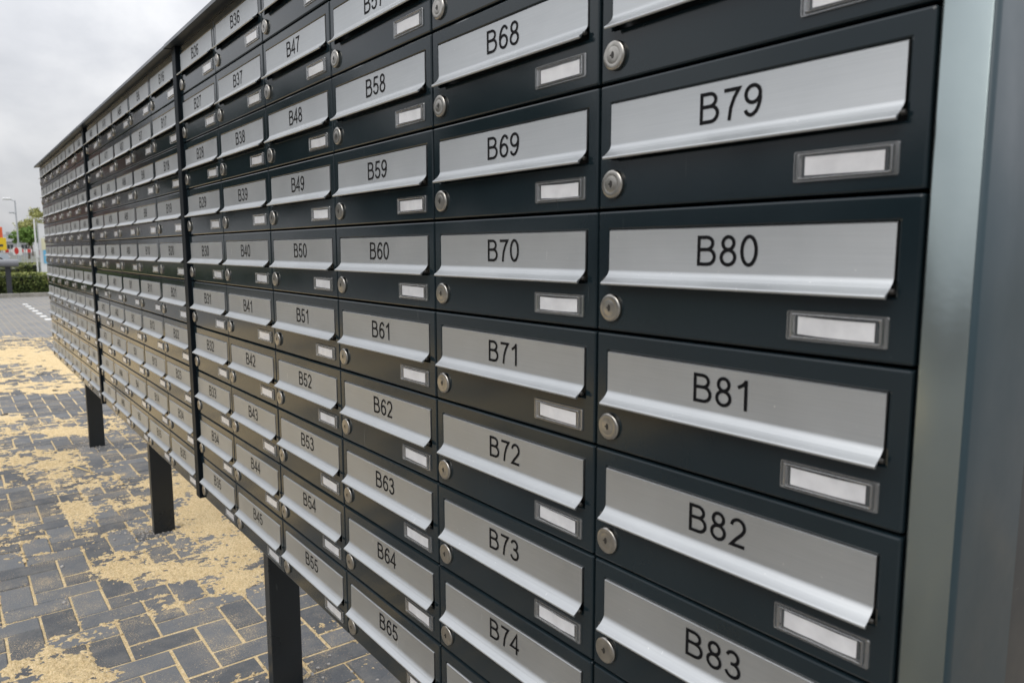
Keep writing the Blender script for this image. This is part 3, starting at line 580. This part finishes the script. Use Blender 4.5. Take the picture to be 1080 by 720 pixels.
MB().cyl((0, 0, 0), (0, 0, 1.0), .03, None, 10).build('pole', M_lgrey, s, 40); MB().bbox(.03, .05, -.27, .27, .9, 1.42, .01).build('sign_plate', M_wht, s); disc(M_red, 'red_mark', s, .052, -.06, 1.2, .13, .24)
b = empty('beach_banner', (-26, 1.93, 0), 'tall white banner with cream and light blue print beside the farthest mailbox bank', 'banner')
MB().cyl((0, -.02, 0), (0, -.02, 2.15), .012, None, 8).build('pole', M_lgrey, b)
q = MB(); n = 14; q.loops([[(0.01 * math.sin(j * .8), 0, .25 + 1.85 * j / n), (0.01 * math.sin(j * .8) + .02, .42, .25 + 1.85 * j / n - .06 * (j / n)), (0.01 * math.sin(j * .8) + .017, .42, .25 + 1.85 * j / n - .06 * (j / n)), (0.01 * math.sin(j * .8) - .003, 0, .25 + 1.85 * j / n)] for j in range(n + 1)], True, True); fix(q).build('cloth', M_wht, b)
MB().box(.026, .029, .06, .40, 1.25, 1.62).build('cream_print', M_cream, b); MB().box(.026, .029, .09, .40, .82, 1.24).build('blue_print', M_blue, b)
y_ = empty('advertising_pylon', (-90, 3.4, 0), 'yellow and orange-red roadside pylon with a grey stripe at the left edge', 'sign')
MB().bbox(-.3, .3, -1.6, 1.25, 1.25, 2.52, .03).build('yellow_box', M_yel, y_); MB().bbox(-.25, .25, -1.5, 1.0, 2.53, 3.6, .03).build('orange_box', M_ora, y_)
MB().box(.301, .31, -1.3, .95, 1.62, 1.85).build('grey_stripe', M_dgrey, y_); MB().box(-.1, .1, -.9, -.7, 0, 1.25).box(-.1, .1, .5, .7, 0, 1.25).build('support', M_dgrey, y_)
def car(x, y, M, label, rz):
    r = empty('parked_car', (x, y, -.06), label, 'car', None, rz)
    side = [(-2.05, .3), (-2.1, .62), (-2.0, .85), (-1.2, .95), (-.55, 1.38), (.75, 1.42), (1.5, 1.0), (2.0, .9), (2.1, .6), (2.05, .3)]
    q = MB(); q.loops([[(sx_, -.82 * k, sz) for sx_, sz in side] if abs(k) == 1 else [(sx_, .82 * k, sz) for sx_, sz in side] for k in (1, -1)], True, True); fix(q).build('body', M, r)
    wn = [(-1.05, .97), (-.5, 1.3), (.7, 1.34), (1.3, 1.0)]
    for s_ in (-1, 1): q = MB(); q.loops([[(a, s_ * .822, z) for a, z in wn], [(a, s_ * .835, z) for a, z in wn]], False, True); fix(q).build('window', M_glass, r)
    for wx in (-1.3, 1.3):
        for s_ in (-1, 1):
            wo = MB().cyl((wx, s_ * .70, .32), (wx, s_ * .86, .32), .32, None, 18).build('wheel', M_tyre, r, 40); MB().cyl((wx, s_ * .86, .32), (wx, s_ * .868, .32), .19, None, 14).build('rim', M_lgrey, wo)
    for s_ in (-1, 1): MB().bbox(2.02, 2.12, s_ * .6 - .15, s_ * .6 + .15, .62, .75, .02).build('headlight', M_wht, r)
    return r
car(-84, 2.4, mat('pale blue car paint', (.45, .5, .56), .2), 'pale blue-grey parked car below the yellow pylon', math.radians(85))
for i in range(4):
    o = empty('barrier_board', (-92, 4.75 + i * .62 * 1.05, 0), None, 'barrier', 'red and white barrier boards in a row'); o['label'] = ('leftmost', 'second', 'third', 'rightmost')[i] + ' of the four red and white barrier boards beyond the parked car'
    MB().box(0, .05, -.3, .3, 1.0, 1.38).build('board', M_wht, o); MB().box(.051, .06, -.13, .18, 1.02, 1.36).build('red_stripe', M_red, o); MB().box(0, .04, -.25, -.2, 0, 1.0).box(0, .04, .2, .25, 0, 1.0).build('foot', M_lgrey, o)
# ---------------------------------------------------------------- buildings
M_brick = mat('brown brick', (.16, .075, .05), .85); nt = M_brick.node_tree
br = N(nt, 'ShaderNodeTexBrick'); L(nt, N(nt, 'ShaderNodeTexCoord').outputs['UV'], br.inputs['Vector']) if False else None
g = noise(nt, 3, pos(nt), 5); L(nt, ramp(nt, g.outputs[0], [(.3, (.11, .055, .04)), (.7, (.2, .1, .07))]).outputs[0], bs(M_brick).inputs['Base Color'])
M_plas = mat('grey render', (.4, .4, .4), .9); M_slate = mat('slate roof', (.2, .2, .21), .7); M_frame = mat('white frame', (.75, .75, .73), .5)
def building(x, y, sx_, sy_, h, label, M, rh=1.6, rz=0, floors=2, cols=4):
    r = empty('house', (x, y, 0), label, 'building', None, rz)
    MB().box(-sx_ / 2, sx_ / 2, -sy_ / 2, sy_ / 2, -.05, h).build('wall', M, r)
    q = MB(); a, b_ = sx_ / 2 + .3, sy_ / 2 + .3
    q.v = [(-a, -b_, h), (a, -b_, h), (a, b_, h), (-a, b_, h), (0, -b_, h + rh), (0, b_, h + rh)]; q.f = [(0, 1, 2, 3), (0, 4, 1), (2, 5, 3), (1, 4, 5, 2), (0, 3, 5, 4)]
    fix(q); q.v = [(v[0], v[1], v[2] + .003) for v in q.v]; rf = q.build('roof', M_slate, r); MB().bbox(-.4, .4, -.4, .4, h + rh - .9, h + rh + .7, .02).build('chimney', M, rf)
    fh = h / floors
    for fl in range(floors):
        for c_ in range(cols):
            yc = -sy_ / 2 + (c_ + .5) * sy_ / cols; zc = fl * fh + fh * .55; ww, wh = min(.7, sy_ / cols * .3), fh * .26
            f_ = MB().box(sx_ / 2, sx_ / 2 + .05, yc - ww - .08, yc + ww + .08, zc - wh - .08, zc + wh + .08).build('window', M_frame, r)
            MB().box(sx_ / 2 + .051, sx_ / 2 + .06, yc - ww, yc - .03, zc - wh, zc + wh).box(sx_ / 2 + .051, sx_ / 2 + .06, yc + .03, yc + ww, zc - wh, zc + wh).build('pane', M_glass, f_)
    return r
building(-46, -5.9, 9, 4.6, 8.5, 'brown brick house outside the frame, mirrored in the farthest letterboxes', M_brick, 2.5, 0, 3, 3)
building(-230, 13, 10, 9, 3.4, 'small distant grey house between the pylon and the tree', M_plas, 1.9, 0, 1, 3)
tree(-34, -9.5, 2.2, .22, [(0, 0, 4.6, 2.3), (.4, -2.0, 4.2, 2.0), (-.2, 1.4, 5.6, 1.6), (0, -1, 6.6, 1.6)], M_dark, 'dark leafy tree outside the frame beside the brick house', 9000, .2)
for i, (x, y, sw, h, lb) in enumerate(((-17, -27, 13, 4.6, 'low brown brick house across the paving, outside the frame, left of three'), (0, -29, 16, 4.2, 'low dark brick house across the paving, outside the frame, middle of three'), (17, -27, 12, 5.0, 'low brick house across the paving, outside the frame, right of three'))):
    building(x, y, 8, sw, h * .62, lb, M_brick, h * .45, math.radians(90), 1, 4)
for i, (x, y, k, lb) in enumerate(((-27, -16, 1.1, 'broad dark tree outside the frame at the left end of the front houses'), (-8.5, -24, .8, 'dark tree outside the frame between the left and middle house'), (9, -24, .75, 'dark tree outside the frame between the middle and right house'), (-25, -10.6, 1.5, 'tallest dark tree outside the frame, in front of the brick house'), (-17.5, -14, 1.35, 'tall dark tree outside the frame, nearest to the tallest one'))):
    tree(x, y, 1.6 * k, .2, [(0, 0, 3.4 * k, 1.9 * k), (-1.7 * k, .4, 3.0 * k, 1.5 * k), (1.5 * k, .3, 3.1 * k, 1.6 * k), (0, 0, 4.6 * k, 1.3 * k)], M_dark, lb, 4000, .2)
print('sand quads', len(F), 'pavers', len(cells), 'objects', len(bpy.data.objects))
